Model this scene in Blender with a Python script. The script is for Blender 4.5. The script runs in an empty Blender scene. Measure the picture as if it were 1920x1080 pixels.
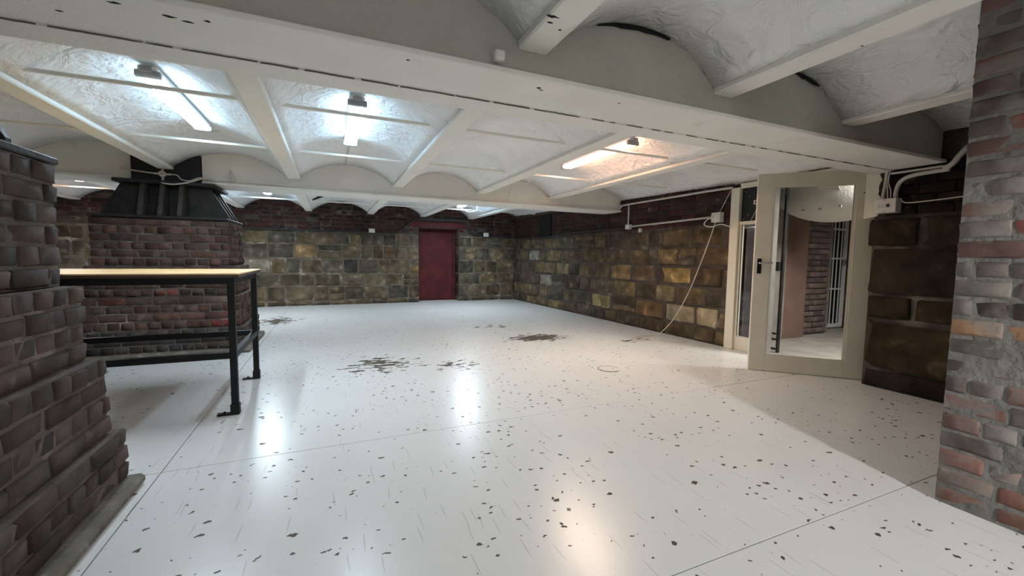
import bpy, bmesh, math, random
from mathutils import Vector, Matrix
R = random.Random(7)
SC = bpy.context.scene
COL = SC.collection

# ---------------------------------------------------------------- camera
yaw, pitch, roll, foc = math.radians(23.519), math.radians(4.307), math.radians(0.785), 781.58
fw = Vector((math.sin(yaw), math.cos(yaw), 0)); rt = Vector((math.cos(yaw), -math.sin(yaw), 0)); up = Vector((0, 0, 1))
f2 = fw*math.cos(pitch) - up*math.sin(pitch); u2 = fw*math.sin(pitch) + up*math.cos(pitch)
r3 = rt*math.cos(roll) + u2*math.sin(roll); u3 = -rt*math.sin(roll) + u2*math.cos(roll)
cd = bpy.data.cameras.new('camera'); cam = bpy.data.objects.new('camera', cd); COL.objects.link(cam)
cam.matrix_world = Matrix(((r3.x, u3.x, -f2.x, 0), (r3.y, u3.y, -f2.y, 0), (r3.z, u3.z, -f2.z, 1.12), (0, 0, 0, 1)))
cd.sensor_fit = 'HORIZONTAL'; cd.sensor_width = 36; cd.lens = foc/1920*36; cd.clip_start = .02
SC.camera = cam
# ---------------------------------------------------------------- world, exposure
w = bpy.data.worlds.new('world'); SC.world = w; w.use_nodes = True
w.node_tree.nodes['Background'].inputs[0].default_value = (.75, .85, 1, 1)
w.node_tree.nodes['Background'].inputs[1].default_value = .3
vs = SC.view_settings
vs.view_transform = 'Standard'; vs.look = 'None'; vs.gamma = 1; vs.use_curve_mapping = False
vs.exposure = 0.12
TUBE = 18.0        # radiance of the lit tubes
DOWN = 22.0         # watts each lamp throws down from its lit channel
FLOOD = 80.0
SC.cycles.max_bounces = 10; SC.cycles.diffuse_bounces = 6; SC.cycles.transmission_bounces = 8
SC.cycles.caustics_reflective = False; SC.cycles.caustics_refractive = False
SC.cycles.sample_clamp_indirect = 6

# ---------------------------------------------------------------- materials
def mat(name, base=(.5, .5, .5), rough=.6, metal=0, objcol=False, var=0., vscale=6., bump=0., bscale=30., bdist=.01,
        pale=None, pale_mul=0., pale_amt=0., pale_scale=5., dark=0., dscale=1.5, distort=0., spec=.5, detail=5):
    m = bpy.data.materials.new(name); m.use_nodes = True; nt = m.node_tree; N = nt.nodes; Lk = nt.links
    b = N['Principled BSDF']; b.inputs['Roughness'].default_value = rough; b.inputs['Metallic'].default_value = metal
    b.inputs['Specular IOR Level'].default_value = spec
    geo = N.new('ShaderNodeNewGeometry'); oi = N.new('ShaderNodeObjectInfo')
    mw = N.new('ShaderNodeMath'); mw.operation = 'MULTIPLY'; mw.inputs[1].default_value = 60 if objcol else 0
    Lk.new(oi.outputs['Random'], mw.inputs[0])
    def noise(sc, det=detail, dis=0.):
        n = N.new('ShaderNodeTexNoise'); n.noise_dimensions = '4D'; n.inputs['Scale'].default_value = sc
        n.inputs['Detail'].default_value = det; n.inputs['Distortion'].default_value = dis
        Lk.new(geo.outputs['Position'], n.inputs['Vector']); Lk.new(mw.outputs[0], n.inputs['W']); return n.outputs['Fac']
    def mr(s, a, b_, c, d):
        x = N.new('ShaderNodeMapRange'); x.inputs[1].default_value = a; x.inputs[2].default_value = b_
        x.inputs[3].default_value = c; x.inputs[4].default_value = d; Lk.new(s, x.inputs[0]); return x.outputs[0]
    if objcol: col = oi.outputs['Color']
    else:
        rgb = N.new('ShaderNodeRGB'); rgb.outputs[0].default_value = (*base, 1); col = rgb.outputs[0]
    def mulv(c, s):
        v = N.new('ShaderNodeVectorMath'); v.operation = 'SCALE'; Lk.new(c, v.inputs[0]); Lk.new(s, v.inputs['Scale']); return v.outputs[0]
    if var: col = mulv(col, mr(noise(vscale), .3, .7, 1-var, 1+var))
    if dark: col = mulv(col, mr(noise(dscale, 3), .38, .62, 1-dark, 1))
    if pale or pale_mul:
        x = N.new('ShaderNodeMix'); x.data_type = 'RGBA'
        if pale: x.inputs['B'].default_value = (*pale, 1)
        else:
            k = N.new('ShaderNodeValue'); k.outputs[0].default_value = pale_mul; Lk.new(mulv(col, k.outputs[0]), x.inputs['B'])
        Lk.new(mr(noise(pale_scale, 6, .6), .6-.2*pale_amt, .78-.2*pale_amt, 0, .85), x.inputs['Factor']); Lk.new(col, x.inputs['A']); col = x.outputs['Result']
    Lk.new(col, b.inputs['Base Color'])
    if bump:
        bn = N.new('ShaderNodeBump'); bn.inputs['Strength'].default_value = bump; bn.inputs['Distance'].default_value = bdist
        Lk.new(noise(bscale, 8, distort), bn.inputs['Height']); Lk.new(bn.outputs[0], b.inputs['Normal'])
    return m
def emit(name, col, s):
    m = bpy.data.materials.new(name); m.use_nodes = True; b = m.node_tree.nodes['Principled BSDF']
    b.inputs['Base Color'].default_value = (.8, .8, .8, 1)
    b.inputs['Emission Color'].default_value = (*col, 1); b.inputs['Emission Strength'].default_value = s; return m

M = {}
M['plaster'] = mat('ceiling_paint', (.81, .785, .725), .75, var=.05, vscale=2.5, bump=.55, bscale=45, bdist=.006, pale=(.5, .45, .37), pale_amt=-.15, pale_scale=3)
M['vault'] = mat('trowelled_vault_paint', (.83, .825, .81), .6, var=.05, vscale=3, bump=1, bscale=7, bdist=.035, distort=1.8, detail=6)
M['plaster_darker'] = mat('darker_ceiling_paint', (.58, .555, .49), .8, var=.08, vscale=3, bump=.8, bscale=50, bdist=.008, dark=.15, dscale=1)  # darker version of the ceiling paint, for the near beam's web
M['mortar_pier'] = mat('pier_mortar', (.11, .09, .078), .95, var=.4, vscale=5, bump=.8, bscale=40, bdist=.012, pale=(.38, .35, .30), pale_amt=.12, pale_scale=4, spec=.2)
M['mortar_stone'] = mat('rubble_mortar', (.12, .10, .075), .95, var=.4, vscale=6, bump=.8, bscale=40, bdist=.012, pale=(.42, .38, .30), pale_amt=.2, pale_scale=3.5, spec=.2)
M['brick'] = mat('soot_brick', rough=.9, objcol=True, var=.35, vscale=9, dark=.35, dscale=2, bump=.55, bscale=38, bdist=.008, pale=(.22, .19, .16), pale_amt=-.05, pale_scale=7, spec=.2)
M['brick_smear'] = mat('mortar_smeared_brick', rough=.92, objcol=True, var=.3, vscale=12, bump=.5, bscale=26, bdist=.009, pale=(.21, .195, .178), pale_amt=.6, pale_scale=6, distort=.8, spec=.2)
M['stone'] = mat('rubble_stone', rough=.93, objcol=True, var=.45, vscale=7, dark=.45, dscale=2.2, bump=.75, bscale=15, bdist=.022, pale_mul=2.6, pale_amt=.1, pale_scale=7, spec=.2)
M['mortar'] = mat('dark_mortar', (.075, .06, .05), .95, var=.4, vscale=5, bump=.8, bscale=40, bdist=.012, pale=(.3, .27, .22), pale_amt=.05, pale_scale=3, spec=.2)
M['mortar_grey'] = mat('grey_mortar', (.19, .178, .163), .95, var=.3, vscale=8, bump=.9, bscale=30, bdist=.015, spec=.2)
M['concrete'] = mat('dirty_concrete', (.13, .115, .095), .9, var=.4, vscale=8, bump=.8, bscale=30, bdist=.012, pale=(.4, .37, .3), pale_amt=.1, pale_scale=9)
M['iron'] = mat('sooty_cast_iron', (.022, .02, .018), .6, metal=.3, var=.5, vscale=10, bump=.5, bscale=40, bdist=.006, pale=(.10, .09, .08), pale_amt=-.1, pale_scale=6)
M['black_steel'] = mat('black_painted_steel', (.006, .006, .007), .5, spec=.25, bump=.1, bscale=80, bdist=.002)
M['black_board'] = mat('black_board', (.006, .007, .007), .6)
M['wood'] = mat('pale_wood', (.62, .40, .19), .45, var=.18, vscale=4, bump=.1, bscale=60, bdist=.002)
M['wood_edge'] = mat('dark_wood_edge', (.05, .03, .02), .6, var=.3)
M['cream'] = mat('cream_paint', (.74, .69, .57), .45, var=.05, vscale=6, bump=.12, bscale=25, bdist=.003)
M['white_plastic'] = mat('white_plastic', (.62, .60, .55), .4, var=.06)
M['conduit'] = mat('painted_conduit', (.55, .52, .47), .5, var=.1)
M['dark_cable'] = mat('dark_cable', (.014, .012, .012), .6)
M['maroon'] = mat('maroon_paint', (.075, .010, .011), .65, var=.35, vscale=5, bump=.25, bscale=14, bdist=.006, spec=.25, pale=(.10, .045, .055), pale_amt=-.2, pale_scale=4)
M['steel'] = mat('steel', (.6, .6, .6), .3, metal=1)
M['white_steel'] = mat('white_painted_steel', (.75, .75, .74), .4)
M['pink'] = mat('pinkish_plaster', (.18, .108, .085), .8, var=.15, vscale=5, bump=.3, bscale=20)
M['grey_wall'] = mat('grey_plaster', (.27, .25, .225), .8, var=.2, vscale=4, bump=.4, bscale=14)
M['corridor_floor'] = mat('worn_concrete_floor', (.33, .30, .265), .7, var=.2, vscale=5, bump=.2, bscale=30)
M['dark_wall'] = mat('dark_brown_wall', (.03, .024, .024), .8, var=.4, vscale=5, bump=.4, bscale=14)
M['iron_paler'] = mat('paler_cast_iron', (.05, .045, .04), .65, metal=.2, var=.4, vscale=12, bump=.5, bscale=40, bdist=.006)  # paler iron for the front and back fins
M['void'] = mat('dark_void', (.006, .005, .005), .9)
M['board_grey'] = mat('grey_sheet', (.10, .10, .105), .5, var=.35, vscale=3)
M['fixture'] = mat('fixture_body', (.7, .7, .7), .5)
M['holder'] = mat('lamp_holder', (.32, .32, .32), .5)
M['paper'] = mat('scrap_paper', (.5, .46, .38), .8, bump=.6, bscale=20)
M['tube_cool'] = emit('tube_cool', (.42, .72, 1.0), TUBE*1.25)
M['tube_warm'] = emit('tube_warm', (1.0, .52, .31), TUBE*1.7)
M['tube_rear_fill'] = emit('tube_rear_fill', (.95, .97, 1.0), TUBE)
M['tube_corr_fill'] = emit('tube_corridor_fill', (.92, .95, 1.0), TUBE*.8)
g = bpy.data.materials.new('window_glass'); g.use_nodes = True; b = g.node_tree.nodes['Principled BSDF']
b.inputs['Transmission Weight'].default_value = 1; b.inputs['Roughness'].default_value = .02; b.inputs['IOR'].default_value = 1.45
b.inputs['Base Color'].default_value = (.95, .97, .96, 1); M['glass'] = g

def floor_mat():
    m = bpy.data.materials.new('white_floor_paint'); m.use_nodes = True; nt = m.node_tree; N = nt.nodes; Lk = nt.links
    b = N['Principled BSDF']; geo = N.new('ShaderNodeNewGeometry'); P = geo.outputs['Position']
    def math_(op, a, c=None, clamp=False):
        x = N.new('ShaderNodeMath'); x.operation = op; x.use_clamp = clamp
        for i, v in enumerate((a, c)):
            if v is None: continue
            if isinstance(v, (int, float)): x.inputs[i].default_value = v
            else: Lk.new(v, x.inputs[i])
        return x.outputs[0]
    def noise(sc, det=4, dis=0, vec=P):
        n = N.new('ShaderNodeTexNoise'); n.inputs['Scale'].default_value = sc; n.inputs['Detail'].default_value = det
        n.inputs['Distortion'].default_value = dis; Lk.new(vec, n.inputs['Vector']); return n
    def mapping(loc=(0, 0, 0), scale=(1, 1, 1), rot=0, vec=P):
        x = N.new('ShaderNodeMapping'); x.inputs['Location'].default_value = loc; x.inputs['Scale'].default_value = scale
        x.inputs['Rotation'].default_value = (0, 0, rot); Lk.new(vec, x.inputs['Vector']); return x.outputs[0]
    def vscale(v, s):
        x = N.new('ShaderNodeVectorMath'); x.operation = 'SCALE'; x.inputs['Scale'].default_value = s; Lk.new(v, x.inputs[0]); return x.outputs[0]
    def vadd(a, c):
        x = N.new('ShaderNodeVectorMath'); x.operation = 'ADD'; Lk.new(a, x.inputs[0]); Lk.new(c, x.inputs[1]); return x.outputs[0]
    warp = vadd(P, vscale(noise(14, 3).outputs['Color'], .05))
    def chips(scale, lo, rmax, rot, sx, vec=warp):
        v = N.new('ShaderNodeTexVoronoi'); v.voronoi_dimensions = '2D'; v.inputs['Scale'].default_value = scale
        Lk.new(mapping(scale=(sx, 1, 1), rot=rot, vec=vec), v.inputs['Vector'])
        sp = N.new('ShaderNodeSeparateColor'); Lk.new(v.outputs['Color'], sp.inputs[0])
        mr = N.new('ShaderNodeMapRange'); mr.inputs[1].default_value = lo; mr.inputs[2].default_value = 1
        mr.inputs[3].default_value = 0; mr.inputs[4].default_value = rmax; Lk.new(sp.outputs[0], mr.inputs[0])
        return math_('LESS_THAN', v.outputs['Distance'], mr.outputs[0])
    warp = vadd(warp, vscale(noise(55, 2).outputs['Color'], .022))
    gate = math_('GREATER_THAN', noise(1.6, 3).outputs['Fac'], .47)
    mask = math_('MAXIMUM', math_('MAXIMUM', chips(4.6, .62, .055, .4, .7, warp), math_('MULTIPLY', gate, chips(24, .72, .20, .2, .7, warp))), chips(11, .81, .11, -.5, .55, warp))
    # flaked patches: centre, radii
    for (cx, cy, rx, ry, k) in ((.47, 4.40, .55, .50, .30), (2.62, 5.12, .62, .36, .46), (-.83, 7.85, .5, .7, .34), (1.15, 4.1, .4, .3, .24), (3.75, 4.5, .35, .2, .22), (2.3, 6.2, .5, .3, .2)):
        ln = N.new('ShaderNodeVectorMath'); ln.operation = 'LENGTH'
        mp = N.new('ShaderNodeVectorMath'); mp.operation = 'SUBTRACT'; Lk.new(P, mp.inputs[0]); mp.inputs[1].default_value = (cx, cy, 0)
        ms = N.new('ShaderNodeVectorMath'); ms.operation = 'MULTIPLY'; Lk.new(mp.outputs[0], ms.inputs[0]); ms.inputs[1].default_value = (1/rx, 1/ry, 0)
        Lk.new(ms.outputs[0], ln.inputs[0])
        near = math_('MULTIPLY', math_('SUBTRACT', 1, ln.outputs['Value'], True), k)
        n = noise(13, 4, .3, mapping(scale=(.6, 1.2, 1)))
        mask = math_('MAXIMUM', mask, math_('MULTIPLY', math_('GREATER_THAN', math_('ADD', n.outputs['Fac'], near), .70), math_('GREATER_THAN', near, .02)))
    warp2 = vadd(P, vscale(noise(3, 1).outputs['Color'], .05))
    # faint scratches
    v = N.new('ShaderNodeTexVoronoi'); v.voronoi_dimensions = '2D'; v.inputs['Scale'].default_value = 3; Lk.new(mapping(scale=(16, .8, 1), rot=.9, vec=warp2), v.inputs['Vector'])
    sp = N.new('ShaderNodeSeparateColor'); Lk.new(v.outputs['Color'], sp.inputs[0])
    scr = math_('MULTIPLY', math_('LESS_THAN', v.outputs['Distance'], .13), math_('GREATER_THAN', sp.outputs[1], .86))
    v2 = N.new('ShaderNodeTexVoronoi'); v2.voronoi_dimensions = '2D'; v2.inputs['Scale'].default_value = 2.6; Lk.new(mapping(scale=(15, .7, 1), rot=-1.1, vec=warp2), v2.inputs['Vector'])
    sp2 = N.new('ShaderNodeSeparateColor'); Lk.new(v2.outputs['Color'], sp2.inputs[0])
    scr = math_('MAXIMUM', scr, math_('MULTIPLY', math_('LESS_THAN', v2.outputs['Distance'], .11), math_('GREATER_THAN', sp2.outputs[1], .88)))
    big = noise(1.2, 5)
    r1 = N.new('ShaderNodeMix'); r1.data_type = 'RGBA'; r1.inputs['A'].default_value = (.64, .645, .625, 1); r1.inputs['B'].default_value = (.73, .737, .726, 1)
    Lk.new(big.outputs['Fac'], r1.inputs['Factor'])
    r2 = N.new('ShaderNodeMix'); r2.data_type = 'RGBA'; r2.inputs['B'].default_value = (.33, .32, .29, 1); Lk.new(math_('MULTIPLY', scr, .38), r2.inputs['Factor']); Lk.new(r1.outputs['Result'], r2.inputs['A'])
    fine = noise(60, 3); fm = math_('MULTIPLY', math_('GREATER_THAN', fine.outputs['Fac'], .70), .35)
    r2b = N.new('ShaderNodeMix'); r2b.data_type = 'RGBA'; r2b.inputs['B'].default_value = (.4, .38, .34, 1); Lk.new(fm, r2b.inputs['Factor']); Lk.new(r2.outputs['Result'], r2b.inputs['A'])
    r3_ = N.new('ShaderNodeMix'); r3_.data_type = 'RGBA'; r3_.inputs['B'].default_value = (.07, .055, .035, 1); Lk.new(mask, r3_.inputs['Factor']); Lk.new(r2b.outputs['Result'], r3_.inputs['A'])
    Lk.new(r3_.outputs['Result'], b.inputs['Base Color'])
    Lk.new(math_('ADD', .27, math_('MULTIPLY', mask, .4)), b.inputs['Roughness'])
    bp = N.new('ShaderNodeBump'); bp.inputs['Strength'].default_value = .05; bp.inputs['Distance'].default_value = .01
    Lk.new(math_('SUBTRACT', noise(16, 6).outputs['Fac'], math_('MULTIPLY', mask, .6)), bp.inputs['Height']); Lk.new(bp.outputs[0], b.inputs['Normal'])
    return m
M['floor'] = floor_mat()

# ---------------------------------------------------------------- mesh helpers
class MB:
    def __init__(s): s.v = []; s.f = []
    def add(s, vs_, fs):
        o = len(s.v); s.v += [tuple(v) for v in vs_]; s.f += [tuple(i+o for i in f) for f in fs]; return s
    def box(s, x0, x1, y0, y1, z0, z1, rot=None):
        vs_ = [Vector((x, y, z)) for z in (z0, z1) for y in (y0, y1) for x in (x0, x1)]
        if rot: vs_ = [rot @ v for v in vs_]
        return s.add(vs_, [(0, 2, 3, 1), (4, 5, 7, 6), (0, 1, 5, 4), (2, 6, 7, 3), (0, 4, 6, 2), (1, 3, 7, 5)])
    def prism(s, pts, d):   # pts: 3D polygon, d: extrusion vector
        n = len(pts); a = [Vector(p) for p in pts]; b_ = [p+Vector(d) for p in a]
        return s.add(a+b_, [tuple(range(n-1, -1, -1)), tuple(range(n, 2*n))]+[(i, (i+1) % n, n+(i+1) % n, n+i) for i in range(n)])
    def tube(s, pts, r, seg=10, caps=True):
        P = [Vector(p) for p in pts]; rings = []; ref = None
        for i, p in enumerate(P):
            t = (P[min(i+1, len(P)-1)]-P[max(i-1, 0)]).normalized()
            if ref is None: ref = t.orthogonal().normalized()
            ref = (ref-t*ref.dot(t)).normalized(); bi = t.cross(ref)
            rr = r[i] if isinstance(r, (list, tuple)) else r
            rings.append([p+(ref*math.cos(a)+bi*math.sin(a))*rr for a in [2*math.pi*k/seg for k in range(seg)]])
        vs_ = [v for q in rings for v in q]; fs = []
        for i in range(len(P)-1):
            for k in range(seg):
                a, b_ = i*seg+k, i*seg+(k+1) % seg; fs.append((a, b_, b_+seg, a+seg))
        if caps: fs += [tuple(range(seg-1, -1, -1)), tuple(range((len(P)-1)*seg, len(P)*seg))]
        return s.add(vs_, fs)
    def build(s, name, m, parent=None, smooth=False, bevel=0.):
        me = bpy.data.meshes.new(name); me.from_pydata(s.v, [], s.f); me.update()
        if bevel:
            bm = bmesh.new(); bm.from_mesh(me); bmesh.ops.recalc_face_normals(bm, faces=bm.faces)
            bmesh.ops.bevel(bm, geom=[e for e in bm.edges if e.calc_face_angle(0) > .6], offset=bevel, segments=1, affect='EDGES', clamp_overlap=True)
            bm.to_mesh(me); bm.free()
        else:
            bm = bmesh.new(); bm.from_mesh(me); bmesh.ops.recalc_face_normals(bm, faces=bm.faces); bm.to_mesh(me); bm.free()
        if smooth: me.polygons.foreach_set('use_smooth', [True]*len(me.polygons))
        me.materials.append(M[m] if isinstance(m, str) else m)
        o = bpy.data.objects.new(name, me); COL.objects.link(o)
        if parent: o.parent = parent; o.matrix_parent_inverse = Matrix.Translation(parent.location).inverted() if parent.rotation_euler.z == 0 else parent.matrix_basis.inverted()
        return o
def box(name, m, x0, x1, y0, y1, z0, z1, parent=None, bevel=0.): return MB().box(x0, x1, y0, y1, z0, z1).build(name, m, parent, bevel=bevel)
def empty(name, loc, rz=0):
    o = bpy.data.objects.new(name, None); o.location = loc; o.rotation_euler = (0, 0, rz); o.empty_display_size = .1; COL.objects.link(o); return o
def tag(o, label, cat, group=None):
    o['label'] = label; o['category'] = cat
    if group: o['group'] = group
    return o
def struct(o, label=None):
    o['kind'] = 'structure'
    if label: o['label'] = label; 
    return o
def smooth_path(pts, n=6):
    P = [Vector(p) for p in pts]; out = []
    for i in range(len(P)-1):
        a, b_, c_, d_ = P[max(i-1, 0)], P[i], P[i+1], P[min(i+2, len(P)-1)]
        for k in range(n):
            t = k/n
            out.append(.5*((2*b_)+(c_-a)*t+(2*a-5*b_+4*c_-d_)*t*t+(3*b_-a-3*c_+d_)*t**3))
    return out+[P[-1]]

# rough unit blocks: 1 x 1 x 1, front at y=-.5
def rough_meshes(name, m, n, cx, cz, rough, edge, seed, jx=.018, jz=.05):
    rr = random.Random(seed); out = []
    xs = [-.5, -.5+cx, 0, .5-cx, .5]; zs = [-.5, -.5+cz, .5-cz, .5]
    for q in range(n):
        v = []; f = []; W = len(xs); H = len(zs)
        for j, z in enumerate(zs):
            for i, x in enumerate(xs):
                bx = i in (0, W-1); bz = j in (0, H-1)
                y = -.5+(edge if (bx or bz) else rr.uniform(-rough, rough))
                if bx and bz: y += edge*.6
                v.append((x+(rr.uniform(0, jx)*(-1 if x > 0 else 1) if bx else rr.uniform(-.06, .06)), y, z+(rr.uniform(0, jz)*(-1 if z > 0 else 1) if bz else rr.uniform(-.05, .05))))
        for j in range(H-1):
            for i in range(W-1): a = j*W+i; f.append((a, a+1, a+W+1, a+W))
        per = [i for i in range(W)]+[j*W+W-1 for j in range(1, H)]+[(H-1)*W+i for i in range(W-2, -1, -1)]+[j*W for j in range(H-2, 0, -1)]
        o = len(v)
        for i in per: v.append((v[i][0], .5, v[i][2]))
        n_ = len(per)
        for k in range(n_): f.append((per[k], o+k, o+(k+1) % n_, per[(k+1) % n_]))
        me = bpy.data.meshes.new(name); me.from_pydata(v, [], f); me.update()
        me.polygons.foreach_set('use_smooth', [True]*len(me.polygons)); me.materials.append(M[m]); out.append(me)
    return out
BR = rough_meshes('brick', 'brick', 8, .035, .10, .02, .05, 3)
BS = rough_meshes('brick', 'brick_smear', 8, .05, .2, .05, .035, 5)
ST = rough_meshes('stone', 'stone', 16, .08, .12, .11, .13, 4, .05, .09)

def lay(parent, name, P0, th, L, courses, lens, meshes, pal, depth=.1, gap=.01, skip=(), proud=.006, split=0., special=(), clip=None, off=None, limit=9999):
    """rows of blocks on a face that starts at P0 and runs along angle th; local -y looks into the room"""
    u = Vector((math.cos(th), math.sin(th), 0)); n = Vector((math.sin(th), -math.cos(th), 0)); cnt = 0
    inv = parent.matrix_basis.inverted()
    for ci, (z0, z1) in enumerate(courses):
        ls = lens(ci); x = -R.uniform(0, .5)*ls() if off is None else -off(ci)
        while x < L-.01:
            w_ = ls(); x0 = max(x, 0); x1 = min(x+w_, L)
            if L-x1 < .05: x1 = L
            nx = x+w_ if x1 != L else L
            for (a, b_, c_, d_) in skip:
                if z0 < d_-.02 and z1 > c_+.02 and x0 < b_ and x1 > a:
                    if x0 < a-.04: x1 = a; nx = b_
                    else:
                        x0 = b_; nx = max(nx, b_); x1 = max(x1, x0)
                        if x1-x0 < .05: x1 = x0
            x = nx
            if x1-x0 < .035: continue
            cells = [(z0, z1)]
            if split and R.random() < split and z1-z0 > .2: zm = z0+(z1-z0)*R.uniform(.4, .6); cells = [(z0, zm), (zm, z1)]
            for (a, b_) in cells:
                if cnt >= limit: return cnt
                o = bpy.data.objects.new(name, R.choice(meshes)); cnt += 1
                g_ = gap*R.uniform(.7, 1.3)
                pr = R.uniform(-proud, proud)
                o.location = Vector(P0)+u*((x0+x1)/2)-n*(depth/2-pr)+Vector((0, 0, (a+b_)/2))
                o.rotation_euler = (R.gauss(0, .006), R.gauss(0, .004), th+R.gauss(0, .008)); o.scale = (x1-x0-g_, depth, b_-a-g_)
                c = R.choice(pal); k = R.uniform(.75, 1.25)
                for (sx, sz, rad, sc_) in special:
                    if abs((x0+x1)/2-sx) < rad and a-.01 <= sz <= b_+.01: c = sc_; k = 1
                o.color = (c[0]*k, c[1]*k, c[2]*k, 1)
                COL.objects.link(o); o.parent = parent; o.matrix_parent_inverse = inv
    return cnt
def courses(z0, z1, n, jit=0):
    e = [z0+(z1-z0)*i/n for i in range(n+1)]
    for i in range(1, n): e[i] += R.uniform(-jit, jit)
    return list(zip(e[:-1], e[1:]))
DARKB = [(.088, .064, .056), (.08, .062, .055), (.095, .066, .056), (.078, .064, .058), (.092, .068, .058)]
REDB = [(.115, .06, .047), (.10, .057, .047), (.125, .066, .05), (.095, .064, .053), (.105, .068, .056)]
WALLB = [(.055, .028, .028), (.07, .03, .028), (.045, .03, .03), (.06, .036, .032), (.08, .032, .028)]
MARB = [(.085, .02, .018), (.10, .025, .02)]
STN = [(.125, .098, .066), (.10, .084, .06), (.14, .108, .068), (.085, .074, .056), (.12, .088, .056), (.10, .086, .066), (.155, .115, .066)]
STB = [(.14, .10, .055), (.115, .085, .05), (.16, .115, .06), (.10, .07, .045), (.13, .09, .05), (.09, .07, .05)]
STD = [(.050, .034, .020), (.058, .040, .022), (.042, .030, .020)]
PIL = [(.14, .115, .105), (.155, .13, .12), (.125, .10, .09), (.165, .148, .13), (.15, .092, .08), (.10, .09, .085)]

# ================================================================ SETTING
XL, XR, YB, YF = -5.3, 4.42, 10.0, -6.5
RIBS = [-5.3, -4.15, -2.9, -1.655, -.405, .85, 2.03, 3.2, 4.47]
BEAMS = [(-2.42, -1.94), (1.70, 2.18), (5.82, 6.30)]
BAYS = [(-6.5, -2.37), (-1.99, 1.75), (2.13, 5.87), (6.25, 10.02)]
# ---- floor: painted slabs with open joints over a dark bed
fl = struct(box('floor', 'concrete', XL-.3, 4.75, YF-.2, 10.5, -.12, -.012))
gx = [XL-.3, -.81, 4.75]; gy = [YF-.2, 1.05, 2.58, 10.5]
for i in range(2):
    for j in range(3):
        box('floor_slab', 'floor', gx[i]+.003, gx[i+1]-.003, gy[j]+.003, gy[j+1]-.003, -.012, 0, fl)
# ---- ceiling
ce = struct(box('ceiling', 'plaster', XL-.3, 4.9, YF-.2, 10.5, 2.44, 2.5))
def vault(x0, x1, y0, y1):
    m = MB(); S, T = 16, 12; zs, zc = 2.048, 2.268; rs = ((x1-x0)**2/4+(zc-zs)**2)/(2*(zc-zs)); xm = (x0+x1)/2
    v = []
    for j in range(T+1):
        y = y0+(y1-y0)*j/T
        for i in range(S+1):
            x = x0+(x1-x0)*i/S; z = zc-rs+math.sqrt(max(rs*rs-(x-xm)**2, 0))
            z += .007*math.sin(y*5.1+x*3+x0*7)*math.sin(x*6.3-y*2.2+x0) if 0 < i < S else 0
            v.append((x, y, z))
    f = [(j*(S+1)+i, (j+1)*(S+1)+i, (j+1)*(S+1)+i+1, j*(S+1)+i+1) for j in range(T) for i in range(S)]
    o = len(v); v += [(x0, y0, 2.43), (x1, y0, 2.43), (x0, y1, 2.43), (x1, y1, 2.43)]
    a, b_, c_, d_ = 0, S, T*(S+1), T*(S+1)+S
    f += [(o, o+1, o+3, o+2), tuple(range(0, S+1))+(o+1, o), tuple(range(c_, c_+S+1))[::-1]+(o+2, o+3),
          tuple(j*(S+1) for j in range(T+1))+(o+2, o), tuple(j*(S+1)+S for j in range(T+1))+(o+3, o+1)]
    m.add(v, f); q = m.build('vault', 'vault', ce); me = q.data
    me.polygons.foreach_set('use_smooth', [i < S*T for i in range(len(me.polygons))]); return q
for bi, (y0, y1) in enumerate(BAYS):
    for k in range(8):
        xa = RIBS[k]+(.06 if k else 0); xb = RIBS[k+1]-.06 if k < 7 else 4.62
        vault(xa, xb, y0, y1)
    for k in range(1, 8):
        if bi == 3 and k == 8: continue
        x = RIBS[k]+R.uniform(-.008, .008)
        MB().box(x-.072, x+.072, y0, y1, 2.03, 2.3).build('rib', 'plaster', ce, bevel=.008)
    for k in range(8):   # tie rods
        xa = RIBS[k]+.07; xb = RIBS[k+1]-.07 if k < 7 else 4.36
        for yy in (y0+(y1-y0)*.3, y0+(y1-y0)*.663):
            if bi in (0, 1) and yy > 0 and False: continue
            if bi == 1: continue
            MB().tube([(xa, yy, 2.112), (xb, yy, 2.112)], .0125, 6).build('tie_rod', 'plaster', ce)
COLX = (-1.96, -1.33)
for bi, (y0, y1) in enumerate(BEAMS):
    xr = 4.56
    segs = [(XL, xr)] if bi == 0 else [(XL, COLX[0]), (COLX[1], xr)]
    bm_ = None
    for (xa, xb) in segs:
        bm_ = MB().box(xa, xb, y0, y1, 1.9, 1.924).build('beam_flange', 'plaster', ce, bevel=.004)
        MB().box(xa, xb, y0+.045, y1-.045, 1.924, 2.41).build('beam_web', 'plaster_darker' if bi == 1 else 'plaster', bm_)
        if bi == 1 and xa > -2:    # lower plaster strip past the crack line
            MB().box(xa, xb, y0+.335, y1+.002, 1.893, 1.9).build('beam_strip', 'plaster', bm_)
def crack(pts, wid, z):
    a = [(x, y-wid*R.uniform(.2, 1), z) for x, y in pts]; b_ = [(x, y+wid*R.uniform(.2, 1), z) for x, y in pts]
    MB().prism(a+b_[::-1], (0, 0, .006)).build('crack', 'concrete', ce)
x = -1.3
while x < 4.0:
    ln = R.uniform(.08, .3) if x < 1 else R.uniform(.03, .15)
    n = max(3, int(ln/.025)); w_ = (.0016 if -.3 < x < .8 else .0008)
    crack([(x+ln*i/(n-1), 2.0305+R.uniform(-.003, .003)) for i in range(n)], w_, 1.8922)
    x += ln+R.uniform(0, .03)*(1 if x < 1 else 5)
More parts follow.
